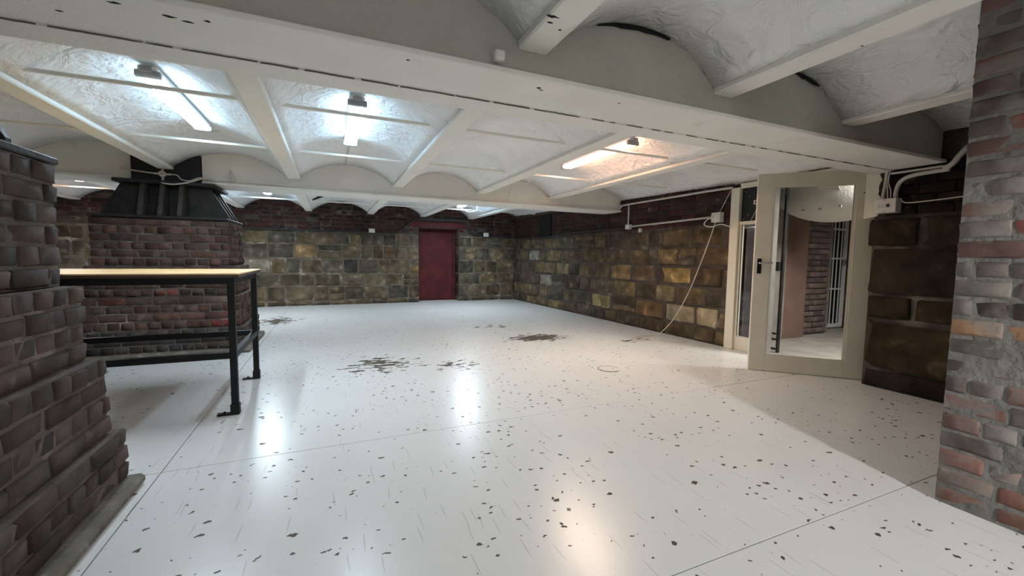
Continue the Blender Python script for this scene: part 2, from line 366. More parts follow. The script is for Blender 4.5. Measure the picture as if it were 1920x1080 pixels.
for (x, y, z, r) in ((-.48, 1.785, 1.9, .018), (-.43, 1.80, 1.9, .012), (.897, 1.784, 1.9, .016), (.92, 1.80, 1.9, .01), (-.367, 1.767, 1.9, .012), (-.61, 1.765, 1.9, .014), (-.9, 1.80, 1.9, .015), (-.8, 1.9, 1.9, .010), (.3, 1.76, 1.9, .009), (1.35, 1.78, 1.9, .008), (.80, 1.50, 2.03, .014), (.79, 1.46, 2.03, .018), (.86, 1.53, 2.03, .010), (2.08, 1.1, 2.03, .007)):
    n = 8; MB().prism([(x+r*R.uniform(.5, 1.6)*math.cos(2*math.pi*i/n), y+r*R.uniform(.25, .6)*math.sin(2*math.pi*i/n), z-.0012) for i in range(n)], (0, 0, .002)).build('paint_chip', 'void', ce)
# dark gap over the end walls of the near bay
for k, (a0, a1, xm) in enumerate(((1.18, 1.62, 1.44), (2.62, 2.86, 2.615))):
    pts = []
    half = .5*(RIBS[6]-RIBS[5]-.12) if k == 0 else .525
    zc, zs = 2.268, 2.048; rs = (half**2+(zc-zs)**2)/(2*(zc-zs)); n = 9
    up_ = []; lo = []
    for i in range(n+1):
        x = a0+(a1-a0)*i/n; z = zc-rs+math.sqrt(rs*rs-(x-xm)**2)
        up_.append((x, 1.730, z+.004)); lo.append((x, 1.730, z-.004-.022*math.sin(math.pi*i/n)*R.uniform(.6, 1)))
    MB().prism(up_+lo[::-1], (0, .012, 0)).build('crack', 'void', ce)

# ---- walls
# back wall with door recess x 1.94..2.9, z 0..1.78
wb = MB(); wb.box(XL-.3, 1.925, YB+.016, 10.5, 0, 2.44).box(2.915, 4.8, YB+.016, 10.5, 0, 2.44).box(1.925, 2.915, YB+.016, 10.5, 1.78, 2.44)
wall_back = struct(wb.build('wall_back', 'mortar_stone'))
RW = [(0, .10), (.10, .42), (.42, .69), (.69, 1.02), (1.02, 1.33), (1.33, 1.59)]
def ls_stone(a, b_): return lambda ci: (lambda: R.uniform(a, b_))
spB = [(-1.55+3.6, .85, .25, (.26, .23, .17)), (-.45+3.6, 1.15, .22, (.24, .16, .075)), (-.2+3.6, .85, .15, (.17, .165, .13)), (1.7+3.6, 1.15, .25, (.15, .115, .075)), (1.72+3.6, .8, .15, (.20, .13, .055)), (1.3+3.6, 1.15, .2, (.18, .11, .065)), (.55+3.6, .8, .2, (.055, .05, .042))]
lay(wall_back, 'stone', (-3.6, YB, 0), 0, 5.54, RW, ls_stone(.22, .55), ST, STN, depth=.10, gap=.022, split=.12, special=spB)
lay(wall_back, 'stone', (-5.2, YB, 0), 0, 1.58, RW, ls_stone(.25, .5), ST, STN, depth=.10, gap=.022, split=.1)
lay(wall_back, 'stone', (2.90, YB, 0), 0, 1.52, RW, ls_stone(.25, .5), ST, STN, depth=.10, gap=.022, split=.1)
lay(wall_back, 'stone', (2.90, YB+.03, 0), -math.pi/2+math.pi*0, .0, [], ls_stone(.2, .3), ST, STN)
for s_, c0 in (('r', 2.90),):      # reveal of the doorway
    lay(wall_back, 'stone', (c0, 10.36, 0), -math.pi/2, .33, RW[1:], ls_stone(.33, .34), ST, STD, depth=.08, gap=.02, proud=.004)
ls_br = lambda ci: (lambda: .225 if ci % 2 else (.115 if R.random() < .75 else .225))
lay(wall_back, 'brick', (-5.1, YB+.008, 0), 0, 9.54, courses(1.64, 2.26, 7), lambda ci: (lambda: R.uniform(.215, .24)), BR, WALLB, depth=.06, gap=.008, skip=[(2.6, 3.3, 1.5, 2.4), (6.8, 8.25, 1.5, 1.93)], proud=.004,
    off=lambda ci: .11*(ci % 2))
for (xa, xb) in ((1.70, 1.93), (2.92, 3.14)):
    lay(wall_back, 'brick', (xa, YB+.01, 0), 0, xb-xa, courses(1.6, 1.93, 4), lambda ci: (lambda: .22), BR, MARB, depth=.06, gap=.012, off=lambda ci: .11*(ci % 2))
MB().box(XL, 1.92, YB+.011, YB+.02, 1.61, 2.3).box(2.92, 4.42, YB+.011, YB+.02, 1.61, 2.3).build('mortar_bed', 'mortar', wall_back)
box('lintel', 'maroon', 1.72, 3.1, YB-.025, 10.3, 1.79, 1.925, wall_back, bevel=.008)
# door_1: maroon door in the recess
d1 = struct(box('door_1', 'maroon', 1.90, 2.93, 10.36, 10.41, 0, 1.80), 'maroon painted door set deep in the stone back wall')
box('door_sheet', 'maroon', 1.99, 2.84, 10.345, 10.36, .03, 1.72, d1, bevel=.005)
box('door_stop', 'maroon', 2.84, 2.90, 10.32, 10.36, 0, 1.78, d1)

# right wall: far part leans in slightly towards the back corner
XW = lambda y: 4.60-.0317*(y-3.72)
thR = math.atan2(-(10.0-3.72), XW(3.72)-XW(10.0))     # runs from the back corner to the frame
wr = MB()
def slab(m, ya, yb, xa, xb, z0, z1, t=.32):
    m.prism([(xa, ya, z0), (xa+t, ya, z0), (xb+t, yb, z0), (xb, yb, z0)], (0, 0, z1-z0))
slab(wr, 3.74, 10.1, XW(3.74)+.018, XW(10.1)+.018, 0, 2.44)
wr.box(4.455, 4.75, -1, 2.16, 0, 2.44); wr.box(4.60, 4.75, 2.16, 2.26, 0, 2.44); wr.box(4.62, 4.85, 2.2, 3.74, 2.03, 2.44); wr.box(4.455, 4.6, YF, -1, 0, 2.44)
wall_right = struct(wr.build('wall_right', 'mortar'))
RWR = [(0, .20), (.20, .47), (.47, .74), (.74, 1.02), (1.02, 1.29), (1.29, 1.55)]
Lr = math.hypot(6.28, .2)
yy_ = lambda y: 10-y
spR = [(yy_(4.75), .88, .35, (.36, .25, .10)), (yy_(5.7), 1.1, .2, (.30, .20, .085)), (yy_(6.4), .3, .3, (.34, .27, .13)), (yy_(5.9), .88, .3, (.22, .155, .075)), (yy_(4.35), .35, .32, (.34, .28, .18)), (yy_(8.3), .55, .2, (.32, .29, .22)), (yy_(7.55), .55, .22, (.33, .29, .2)), (yy_(4.7), .6, .25, (.24, .19, .11)), (yy_(7.6), .9, .3, (.22, .17, .09)), (yy_(9.0), 1.3, .2, (.24, .21, .16)), (yy_(5.0), .35, .25, (.19, .12, .06))]
lay(wall_right, 'stone', (XW(10), 10.0, 0), thR, Lr, RWR, ls_stone(.3, .72), ST, STB, depth=.11, gap=.022, split=.14, special=spR, proud=.016)
lay(wall_right, 'brick', (XW(10)+.008, 10.0, 0), thR, Lr, courses(1.57, 2.09, 6), lambda ci: (lambda: .225), BR, WALLB, depth=.06, gap=.010, skip=[(1.35, 1.87, 1.5, 2.12)], off=lambda ci: .11*(ci % 2), proud=.004)
v_ = struct(box('vent_back', 'void', 4.44, 4.5, 8.14, 8.66, 1.56, 2.06, wall_right)); del v_['kind']
# near part beside the open door: big blocks, the pillar's shade darkened into their colour
NR = [((0, .17), [.75, .5]), ((.17, .62), [1.45]), ((.62, .83), [.32, .9]), ((.83, 1.24), [1.5]), ((1.24, 1.50), [.36, 1.2])]
for (z0, z1), ws in NR:
    it = iter(ws+[2, 2])
    lay(wall_right, 'stone', (4.42, 2.19-R.uniform(0, .03), 0), -math.pi/2, 1.75, [(z0, z1)], lambda ci, it=it: (lambda: next(it)), ST, STD, depth=.14, gap=.008, proud=.012, off=lambda ci: 0)
lay(wall_right, 'brick', (4.43, 2.08, 0), -math.pi/2, 1.6, courses(1.51, 1.93, 5), lambda ci: (lambda: .225), BR, [(.022, .013, .013), (.018, .012, .012)], depth=.06, gap=.008, off=lambda ci: .11*(ci % 2), proud=.003)  # brick tones also darkened for the pillar's shade
# pale plaster left over beside the door frame
pl = [(4.44, 2.20), (4.44, 2.115)]
z_ = [1.52+.38*i/12 for i in range(13)]
MB().prism([(4.44, 2.235, z) for z in (1.50, 1.92)]+[(4.44, 2.125+R.uniform(-.014, .014), z) for z in z_[::-1]], (.12, 0, 0)).build('plaster_strip', 'cream', wall_right)
wl = struct(box('wall_left', 'mortar', XL-.3, XL, YF, 10.1, 0, 2.44))
wf = struct(box('wall_front', 'plaster', XL-.3, 4.75, YF-.2, YF, 0, 2.44))

# ---- door frame and side light (window_1) between stone wall and open door
tr = struct(box('trim_1', 'cream', 4.58, 4.70, 3.62, 3.74, 0, 2.0, bevel=.006), 'cream painted post at the right end of the stone wall')
box('frame_post', 'grey_wall', 4.60, 4.70, 3.195, 3.255, 0, 2.0, tr, bevel=.005)
box('frame_post', 'cream', 4.60, 4.70, 2.165, 2.225, 0, 2.0, tr, bevel=.005)
box('frame_head', 'cream', 4.60, 4.70, 2.165, 3.63, 1.985, 2.045, tr, bevel=.005)
w1 = struct(empty('window_1', (4.64, 3.4, 0)), 'narrow glazed side light between the cream posts')
box('bottom_panel', 'cream', 4.62, 4.68, 3.255, 3.62, .0, .17, w1, bevel=.004)
box('transom', 'cream', 4.60, 4.69, 3.255, 3.62, 1.545, 1.585, w1, bevel=.004)
box('pane', 'glass', 4.645, 4.651, 3.255, 3.62, .17, 1.545, w1)
box('glazing_bead', 'cream', 4.62, 4.645, 3.60, 3.62, .17, 1.545, w1)
bb = box('infill_board', 'black_board', 4.63, 4.65, 3.255, 3.62, 1.585, 1.985, w1)
for (y, z) in ((3.575, 1.94), (3.52, 1.88), (3.53, 1.66), (3.585, 1.61)):
    MB().tube([(4.63, y, z), (4.622, y, z)], .006, 8).build('screw', 'steel', bb)
sk = tag(MB().box(4.608, 4.63, 3.375, 3.455, 1.775, 1.825).build('wall_socket', 'white_plastic', bevel=.004), 'small white socket screwed to the black board above the side light', 'socket')
MB().tube([(4.608, 3.415, 1.80), (4.605, 3.415, 1.80)], .014, 10).build('socket_hole', 'void', sk)
tag(MB().tube(smooth_path([(4.615, 3.395, 1.74), (4.60, 3.41, 1.70), (4.60, 3.45, 1.62), (4.60, 3.47, 1.585)]), .003, 6).build('wire', 'white_plastic'), 'short thin wire hanging over the black board', 'wire')

# ---- open glazed door leaf (door_2)
hx, hy = 4.60, 2.233; ang = math.atan2(2.892-2.233, 3.915-4.60)
d2 = struct(empty('door_2', (hx, hy, 0), ang), 'cream framed glass door standing open into the room')
def leaf(name, m, u0, u1, t0, t1, z0, z1, parent=d2, bevel=.003):
    b_ = MB().box(u0, u1, t0, t1, z0, z1)
    o = b_.build(name, m, None, bevel=bevel); o.parent = parent; return o
# local +x to the free edge; local +y faces the camera side
LW, LH = .955, 1.965; T0, T1 = -.022, .022
leaf('stile', 'cream', 0, .15, T0, T1, .005, LH); leaf('stile', 'cream', LW-.145, LW, T0, T1, .005, LH)
leaf('top_rail', 'cream', .15, LW-.145, T0, T1, LH-.125, LH); leaf('bottom_rail', 'cream', .15, LW-.145, T0, T1, .005, .16)
leaf('pane', 'glass', .15, LW-.145, -.003, .003, .16, LH-.125, bevel=0)
for s_ in (-1, 1):
    y0, y1 = sorted((s_*.004, s_*.02))
    leaf('glazing_bead', 'cream', .15, .162, y0, y1, .16, LH-.125, bevel=0); leaf('glazing_bead', 'cream', LW-.157, LW-.145, y0, y1, .16, LH-.125, bevel=0)
    leaf('glazing_bead', 'cream', .162, LW-.157, y0, y1, LH-.137, LH-.125, bevel=0); leaf('glazing_bead', 'cream', .162, LW-.157, y0, y1, .16, .172, bevel=0)
    yo = s_*.022
    hp = leaf('handle_plate', 'black_steel', .888, .925, min(yo, yo+s_*.006), max(yo, yo+s_*.006), .985, 1.135)
    m_ = MB().tube([(.908, yo, 1.09), (.908, yo+s_*.045, 1.09)], .009, 8).tube(smooth_path([(.908, yo+s_*.045, 1.09), (.87, yo+s_*.05, 1.09), (.80, yo+s_*.048, 1.092)]), .008, 8)
    o = m_.build('lever', 'steel', None, True); o.parent = hp
leaf('slot', 'void', .062, .10, .0215, .0235, 1.748, 1.758, bevel=0)
for z in (.25, 1.7):
    o = MB().tube([(0, .0, z), (0, .0, z+.1)], .009, 8).build('hinge', 'steel'); o.parent = d2

# ---- corridor behind the doorway
cf = struct(box('floor_corridor', 'corridor_floor', 4.75, 9.2, .8, 5.6, -.12, -.002)); cf.name = 'floor.001'
wc = struct(box('wall_corridor', 'grey_wall', 5.34, 5.86, 3.84, 4.0, 0, 2.44), 'grey plastered wall inside the passage')
MB().box(4.86, 5.34, 3.83, 4.0, 0, 2.44).build('dark_panel', 'dark_wall', wc)
wp = MB().box(5.86, 6.36, 3.86, 4.05, 0, 2.44).build('plaster_panel', 'pink', wc)
wcb = MB().box(6.36, 7.12, 3.965, 4.3, 0, 2.44).build('brick_backing', 'mortar_grey', wc)
lay(wcb, 'brick', (6.36, 3.93, 0), 0, .66, courses(0.02, 1.98, 23), lambda ci: (lambda: .22), BR, [(.17, .12, .11), (.14, .10, .095), (.19, .14, .12)], depth=.06, gap=.012, off=lambda ci: .11*(ci % 2))
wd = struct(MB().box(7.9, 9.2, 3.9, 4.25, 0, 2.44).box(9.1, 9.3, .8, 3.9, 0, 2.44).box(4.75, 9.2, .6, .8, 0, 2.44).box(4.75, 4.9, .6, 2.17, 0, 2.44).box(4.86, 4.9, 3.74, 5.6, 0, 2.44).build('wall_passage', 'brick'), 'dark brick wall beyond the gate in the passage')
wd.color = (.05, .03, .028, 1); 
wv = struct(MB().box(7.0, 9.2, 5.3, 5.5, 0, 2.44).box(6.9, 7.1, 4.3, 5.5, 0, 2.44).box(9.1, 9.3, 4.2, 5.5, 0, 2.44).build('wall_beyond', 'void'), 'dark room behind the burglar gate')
for i in range(4):
    x = 7.25+i*.3
    MB().box(x, x+.2, 5.22, 5.26, 1.25, 2.1).build('grey_sheet', 'board_grey', wv)
cc = struct(box('ceiling_corridor', 'plaster', 4.75, 9.3, .6, 5.6, 2.3, 2.44)); cc.name = 'ceiling.001'
# bulging white plaster soffit hanging low in the passage
S, T = 20, 10; v = []; f = []
cx_, cy_, cz_ = 5.75, 3.18, 2.02; ax, ay, az = .55, .72, .42
for j in range(T+1):
    ph = math.pi/2*j/T
    for i in range(S+1):
        th = -math.pi*i/S*1.0+math.pi*1.5
        v.append((cx_+ax*math.cos(th)*math.cos(ph)*1.0, cy_+ay*math.sin(th)*math.cos(ph), cz_-az*math.sin(ph)))
f = [(j*(S+1)+i, j*(S+1)+i+1, (j+1)*(S+1)+i+1, (j+1)*(S+1)+i) for j in range(T) for i in range(S)]
m_ = MB().add(v, f)
m_.add([(x, y, z) for (x, y, z) in v[:S+1]]+[(x, y, 2.31) for (x, y, z) in v[:S+1]], [(i, i+1, S+2+i, S+1+i) for i in range(S)])
bul = m_.build('plaster_soffit', 'plaster', cc, smooth=True)
for (y, z) in ((3.34, 1.74), (3.14, 1.735), (2.94, 1.75)):
    q = (z-cz_)/-az; rem = max(0, 1-q*q-((y-cy_)/ay)**2); x = cx_-ax*math.sqrt(rem)
    MB().box(x-.012, x+.004, y-.014, y+.014, z-.012, z+.012).build('fixing_plate', 'white_plastic', bul)
tag(MB().box(-.16, .16, -.1, .1, -.004, .004).build('paper_scrap', 'paper'), 'crumpled paper scrap stuck under the passage ceiling', 'paper')
pp = bpy.data.objects['paper_scrap']; pp.location = (5.2, 2.98, 1.945); pp.rotation_euler = (.1, .35, .3)
tag(MB().tube([(4.80, 3.56, 1.522), (4.80, 3.70, 1.522)], .012, 10).build('glint_bar', 'white_steel', None, True), 'short white bar standing in for a bright tube light behind the narrow side light', 'glint_bar')  # added bar, stands in for a bright tube light in the glass
MB().tube([(4.80, 3.69, 1.522), (4.862, 3.835, 1.522)], .008, 8).build('bracket', 'white_steel', bpy.data.objects['glint_bar'])
# white burglar gate
gt = tag(empty('burglar_gate', (7.5, 4.2, 0)), 'white barred security gate at the far end of the passage', 'gate')
Gy = 4.19
for x in (7.16, 7.87): MB().box(x-.02, x+.02, Gy-.02, Gy+.02, .03, 1.98).build('gate_stile', 'white_steel', gt)
for z in (.05, .66, 1.16, 1.64, 1.96): MB().box(7.16, 7.87, Gy-.015, Gy+.015, z-(.03 if z < .1 else .012), z+(.03 if z < .1 else .012)).build('gate_rail', 'white_steel', gt)
for i in range(1, 7): MB().tube([(7.16+i*.101, Gy, .05), (7.16+i*.101, Gy, 1.96)], .009, 6).build('gate_bar', 'white_steel', gt)
MB().box(7.80, 7.85, Gy-.04, Gy-.015, 1.05, 1.14).build('lock', 'steel', gt, bevel=.006)
MB().tube([(7.81, Gy-.03, 1.38), (7.74, Gy-.05, 1.38)], .012, 8).build('latch', 'white_steel', gt)
# dark steel bolt bar behind the glass
pb = tag(empty('bolt_bar', (4.97, 3.30, 0)), 'tall dark steel gate bar with lock box seen through the glass door', 'bar')
MB().box(4.955, 4.99, 3.285, 3.315, .0, 1.99).build('bar_post', 'iron', pb, bevel=.003)
MB().box(4.92, 4.965, 3.31, 3.42, .99, 1.10).box(4.93, 4.96, 3.41, 3.46, 1.085, 1.12).build('lock_box', 'iron', pb, bevel=.004)
MB().box(4.93, 4.96, 3.31, 3.42, .03, .055).box(4.93, 4.96, 3.39, 3.42, .03, .17).box(4.93, 4.96, 3.31, 3.42, .15, .17).box(4.93, 4.98, 3.3, 3.5, .22, .235).build('foot_bolt', 'iron', pb)

# ================================================================ LAMPS
def lamp(x, yc, z, tube, label, length=1.22, group='ceiling tube lamps', power=1., tint=(.80, .91, 1)):
    o = tag(empty('fluorescent_lamp', (x, yc, z)), label, 'light', group)
    h = length/2
    MB().box(x-.05, x+.05, yc-h, yc+h, z+.008, z+.04).build('lamp_body', 'fixture', o, bevel=.006)
    for s_ in (-1, 1):
        MB().tube([(x+s_*.042, yc-h+.03, z-.012), (x+s_*.042, yc+h-.03, z-.012)], .0135, 10).build('tube', tube, o, True)
    for s_ in (-1, 1):
        y = yc+s_*(h-.012)
        MB().box(x-.065, x+.065, y-.014, y+.014, z-.028, z+.012).box(x-.03, x+.03, y-.014+s_*.03, y+.014+s_*.05, z-.005, z+.03).build('lamp_holder', 'holder', o, bevel=.004)
    ld = bpy.data.lights.new('lamp_light', 'AREA'); ld.shape = 'RECTANGLE'; ld.size = .05; ld.size_y = length-.12
    ld.energy = DOWN*power; ld.color = tint
    lo = bpy.data.objects.new('lamp_light', ld); lo.location = (0, 0, -.006); COL.objects.link(lo); lo.parent = o
    return o
lamp(-1.00, 3.90, 2.205, 'tube_cool', 'lit twin tube lamp in the white vault above the left table end')
lamp(.195, 3.86, 2.205, 'tube_cool', 'lit twin tube lamp in the bright middle vault', power=.5)
lamp(2.615, 3.82, 2.205, 'tube_warm', 'warm toned tube lamp in the peach tinted vault near the glass door', tint=(1, .84, .68), power=1.3)
lamp(-1.02, 8.20, 2.205, 'tube_cool', 'lit lamp in the far bay right of the iron column base', power=1.8)
lamp(2.62, 8.40, 2.205, 'tube_cool', 'lit lamp in the far bay above the maroon door', power=1.9)
lamp(-3.50, 8.0, 2.205, 'tube_warm', 'lit lamp in the far bay seen between the two brick piers', power=1.6)
lamp(-1.02, -3.30, 2.205, 'tube_rear_fill', 'added unseen fill lamp in the rear bay left of the viewpoint', power=2)  # added out of view to fill the near bays with light
lamp(5.35, 1.75, 2.2, 'tube_corr_fill', 'added unseen fill lamp under the passage ceiling', power=4.3, tint=(1, .97, .93))  # added out of view to brighten the passage
# flood lamp in the rear bay behind the viewpoint
fo = tag(empty('flood_lamp', (1.44, -3.3, 1.95)), 'flood lamp under the rear vault behind the viewpoint', 'light')
MB().box(1.26, 1.62, -3.42, -3.32, 1.80, 2.06).build('lamp_body', 'fixture', fo, bevel=.01)
MB().box(1.425, 1.455, -3.40, -3.36, 2.06, 2.262).build('bracket', 'fixture', fo)
ld = bpy.data.lights.new('lamp_light', 'AREA'); ld.shape = 'RECTANGLE'; ld.size = .3; ld.size_y = .2; ld.energy = FLOOD; ld.color = (1, .98, .96)
lo = bpy.data.objects.new('lamp_light', ld); COL.objects.link(lo); lo.parent = fo; lo.location = (0, 0, 0); lo.rotation_euler = (math.radians(70), 0, math.radians(-15)); ld.spread = math.radians(105)

# ================================================================ PIERS
def pier(cx, cy, lab, far):
    P = tag(empty('brick_pier', (cx, cy, 0)), lab, 'pillar', 'stepped brick piers')
    lv = [(.74, .555, .05, .29), (.70, .51, .29, .64), (.65, .475, .64, .97), (.60, .44, .97, 1.475)]
    m_ = MB()
    m_.box(cx-.80, cx+.80, cy-.62, cy+.57, 0, .05)
    s_ = m_.build('footing_slab', 'concrete', P, bevel=.015)
    core = MB()
    for (hx_, hy_, z0, z1) in lv: core.box(cx-hx_+.008, cx+hx_-.008, cy-hy_+.008, cy+hy_-.008, z0, z1-.004)
    core.build('mortar_core', 'mortar_pier', P)
    ns = (3, 4, 4, 6)
    for li, ((hx_, hy_, z0, z1), n) in enumerate(zip(lv, ns)):
        cs = courses(z0, z1, n); D = .12
        lens = lambda ci: (lambda: .225 if ci % 2 else .112)
        off = lambda ci: .06 if ci % 2 else 0
        pal = DARKB if not far else (REDB if li else [(.055, .05, .045), (.07, .06, .05), (.06, .045, .04)])
        kw = dict(depth=D, gap=.011, proud=.005 if far else .008, off=off)
        lay(P, 'brick', (cx-hx_, cy-hy_, 0), 0, 2*hx_, cs, lens, BR, pal, special=[(.66, .70, .1, (.19, .06, .05)), (1.24, .31, .1, (.20, .05, .045)), (.35, .58, .1, (.16, .06, .045))] if far else (), **kw)
        lay(P, 'brick', (cx+hx_, cy-hy_+D, 0), math.pi/2, 2*hy_-D, cs, (lambda ci: (lambda: .112 if ci % 2 else .225)), BR, pal, **kw)
    return P
p1 = pier(-1.645, 1.94, 'large stepped brick pier in the left foreground', False)
p2 = pier(-1.655, 6.06, 'stepped brick pier behind the work table', True)
def pedestal(cx, cy, lab):
    P = tag(empty('column_base', (cx, cy, 1.475)), lab, 'column', 'iron column bases')
    MB().box(cx-.59, cx+.60, cy-.47, cy+.47, 1.475, 1.505).build('base_plate', 'iron', P, bevel=.006)
    MB().box(cx-.43, cx+.47, cy-.34, cy+.34, 1.855, 1.892).build('top_plate', 'iron', P, bevel=.005)
    MB().box(cx-.27, cx+.27, cy-.19, cy+.19, 1.505, 1.855).build('stem', 'iron', P)
    MB().box(cx-.30, cx+.315, cy-.235, cy+.225, 1.892, 2.43).build('column_shaft', 'black_board', P, bevel=.004)
    for x in (-.18, -.01, .16):
        for s_ in (-1, 1):
            MB().prism([(cx+x-.022, cy+s_*.19, 1.505), (cx+x-.022, cy+s_*.45, 1.505), (cx+x-.022, cy+s_*.45, 1.525), (cx+x-.022, cy+s_*.32, 1.855), (cx+x-.022, cy+s_*.19, 1.855)], (.044, 0, 0)).build('fin', 'iron_paler', P, bevel=.004)
    for y in (-.2, 0., .2):
        for s_ in (-1, 1):
            MB().prism([(cx+s_*.2, cy+y-.02, 1.505), (cx+s_*.585, cy+y-.02, 1.505), (cx+s_*.585, cy+y-.02, 1.522), (cx+s_*.40, cy+y-.02, 1.855), (cx+s_*.2, cy+y-.02, 1.855)], (0, .04, 0)).build('fin', 'iron', P, bevel=.004)
    return P
pedestal(-1.645, 1.94, 'dark iron column base on top of the near left pier')
pedestal(-1.655, 6.06, 'ribbed dark iron column base on the pier behind the work table')

# right foreground pillar
rp = tag(empty('brick_pillar', (3.4, .2, 0)), 'tall mortar smeared brick pillar at the right edge', 'pillar')
box('pillar_core', 'mortar_grey', 2.608, 4.42, -.9, .935, 0, 2.42, rp)
spP = []
cs = courses(0.0, 2.27, 26, .004)
lens = lambda ci: (lambda: R.choice((.21, .22, .23)) if ci % 2 else R.choice((.11, .22)))
lay(rp, 'brick', (2.605, .94, 0), -math.pi/2, .96, cs, lens, BS, PIL, depth=.1, gap=.012, proud=.004,
    special=[(0.18, 0.92, 0.12, (0.092, 0.073, 0.067)), (0.36, 0.86, 0.16, (0.404, 0.233, 0.141)), (0.1, 0.86, 0.16, (0.404, 0.233, 0.141)), (0.34, 1.3, 0.14, (0.367, 0.122, 0.104)), (0.18, 1.37, 0.12, (0.245, 0.11, 0.092)), (0.18, 0.1, 0.16, (0.208, 0.104, 0.08)), (0.16, 0.19, 0.16, (0.233, 0.122, 0.104)), (0.34, 0.6, 0.12, (0.245, 0.11, 0.092)), (0.16, 1.95, 0.14, (0.208, 0.086, 0.061)), (0.26, 2.12, 0.14, (0.22, 0.098, 0.073)), (0.21, 1.72, 0.14, (0.245, 0.11, 0.086)), (0.16, 0.5, 0.14, (0.184, 0.098, 0.08))])
lay(rp, 'brick', (2.90, .94, 0), math.pi, .28, cs, lambda ci: (lambda: .14), BS, PIL, depth=.08, gap=.012)
lay(rp, 'brick', (4.3, .94, 0), math.pi, 1.4, [], lambda ci: (lambda: .2), BS, PIL)

# ================================================================ WORK TABLE
tb = tag(empty('work_table', (-1.5, 3.8, 0)), 'tall work table with pale wood top and black steel frame', 'table')
x0, x1, y0, y1, H = -2.75, -.575, 3.325, 4.315, .98
MB().box(x0, x1, y0, y1, H-.008, H).build('tabletop', 'wood', tb)
MB().box(x0, x1, y0, y1, H-.028, H-.008).build('top_edge', 'wood_edge', tb)
L_ = .042
for (x, y) in ((x1-.03, y0+.02), (x1-.03, y1-.02-L_), (x0+.03+L_, y0+.02), (x0+.03+L_, y1-.02-L_)):
    lg = MB().box(x-L_, x, y, y+L_, .012, H-.028).build('leg', 'black_steel', tb, bevel=.003)
    MB().box(x-L_-.006, x+.006, y-.006, y+L_+.006, .0, .075).build('boot', 'black_steel', lg, bevel=.003)
    MB().box(x-L_-.085, x-L_, y-.002, y+L_-.004, .0, .012).build('foot_plate', 'black_steel', lg)
    MB().tube([(x-L_-.045, y+.02, .012), (x-L_-.045, y+.02, .022)], .009, 6).build('bolt', 'black_steel', lg)
for y in (y0+.02, y1-.02-L_):
    MB().box(x0+.03, x1-.03-L_, y+.002, y+L_-.002, H-.072, H-.028).build('apron_rail', 'black_steel', tb)
    MB().box(x0+.03, x1-.03-L_, y+.002, y+L_-.002, .395, .438).build('lower_rail', 'black_steel', tb)
for x in (x1-.03, x0+.03+L_):
    MB().box(x-L_+.002, x-.002, y0+.02+L_, y1-.02-L_, H-.072, H-.028).build('apron_rail', 'black_steel', tb)
    MB().box(x-L_+.002, x-.002, y0+.02+L_, y1-.02-L_, .395, .438).build('lower_rail', 'black_steel', tb)

# ================================================================ ELECTRICAL
GR = {'pipe': 'wall conduits', 'wire': 'thin wires', 'cable': 'cables and leads'}
def pipe(name, pts, r, m, label, cat, n=5, seg=8):
    return tag(MB().tube(smooth_path(pts, n) if n else pts, r, seg).build(cat if name == 'flex' else name, m, None, True), label, cat, GR.get(cat))
# heavy black cable along the back wall
Yc = 9.955
pipe('cable', [(-3.4, Yc, 1.60), (-1.48, Yc, 1.625), (.2, Yc, 1.625), (1.25, Yc, 1.62), (1.45, Yc, 1.66), (1.72, Yc, 1.88), (1.85, Yc-.01, 1.945), (2.4, Yc-.02, 1.955), (2.90, Yc-.02, 1.955), (3.05, Yc, 1.88), (3.2, Yc, 1.70), (3.4, Yc, 1.645), (4.34, Yc, 1.615)], .022, 'dark_cable', 'thick black cable along the back wall rising over the maroon door', 'cable')
pipe('cable', [(XW(9.9)-.03, 9.9, 1.60), (XW(8.3)-.03, 8.2, 1.565), (XW(7.8)-.035, 7.8, 1.60), (XW(6.5)-.035, 6.5, 1.615), (XW(5.7)-.03, 5.66, 1.61)], .014, 'dark_cable', 'black cable along the top of the right stone wall', 'cable')
def wall_box(name, x, y, z, w_, h_, d_, face, label):
    o = tag(empty(name, (x, y, z)), label, 'socket', 'wall boxes and sockets')
    if face == 'y':
        MB().box(x-w_/2, x+w_/2, y-d_, y, z-h_/2, z+h_/2).build('box_body', 'white_plastic', o, bevel=.004)
        for s_ in (-1, 1): MB().box(x+s_*w_*.2-w_*.1, x+s_*w_*.2+w_*.1, y-d_-.004, y-d_+.002, z-h_*.22, z+h_*.22).build('switch', 'fixture', o)
    else:
        MB().box(x-d_, x, y-w_/2, y+w_/2, z-h_/2, z+h_/2).build('box_body', 'white_plastic', o, bevel=.004)
        MB().tube([(x-d_+.002, y, z), (x-d_-.004, y, z)], min(w_, h_)*.22, 10).build('socket_hole', 'fixture', o)
    return o
wall_box('wall_socket', .862, 9.965, 1.66, .13, .09, .05, 'y', 'small white socket on the back wall left of the maroon door')
wall_box('wall_socket', 3.593, 9.965, 1.655, .13, .09, .05, 'y', 'small white socket on the back wall right of the maroon door')
sb = wall_box('wall_socket', XW(3.9)-.01, 3.895, 1.655, .135, .125, .075, 'x', 'white socket box with a plugged cable on the right wall')
jb = wall_box('junction_box', XW(5.6)-.0, 5.59, 1.635, .10, .08, .06, 'x', 'small white junction box at the left end of the wall conduit')
wall_box('wall_socket', XW(5.35)-.0, 5.32, 1.565, .05, .06, .04, 'x', 'tiny white fitting under the wall conduit')
pipe('conduit', [(XW(5.53)-.045, 5.53, 1.635), (XW(3.98)-.045, 3.97, 1.665)], .014, 'conduit', 'straight white conduit between the two boxes on the right wall', 'pipe', 0)
pipe('conduit', [(XW(5.6)-.035, 5.59, 1.675), (XW(5.6)-.035, 5.59, 1.985)], .014, 'conduit', 'short upright white conduit above the junction box', 'pipe', 0)
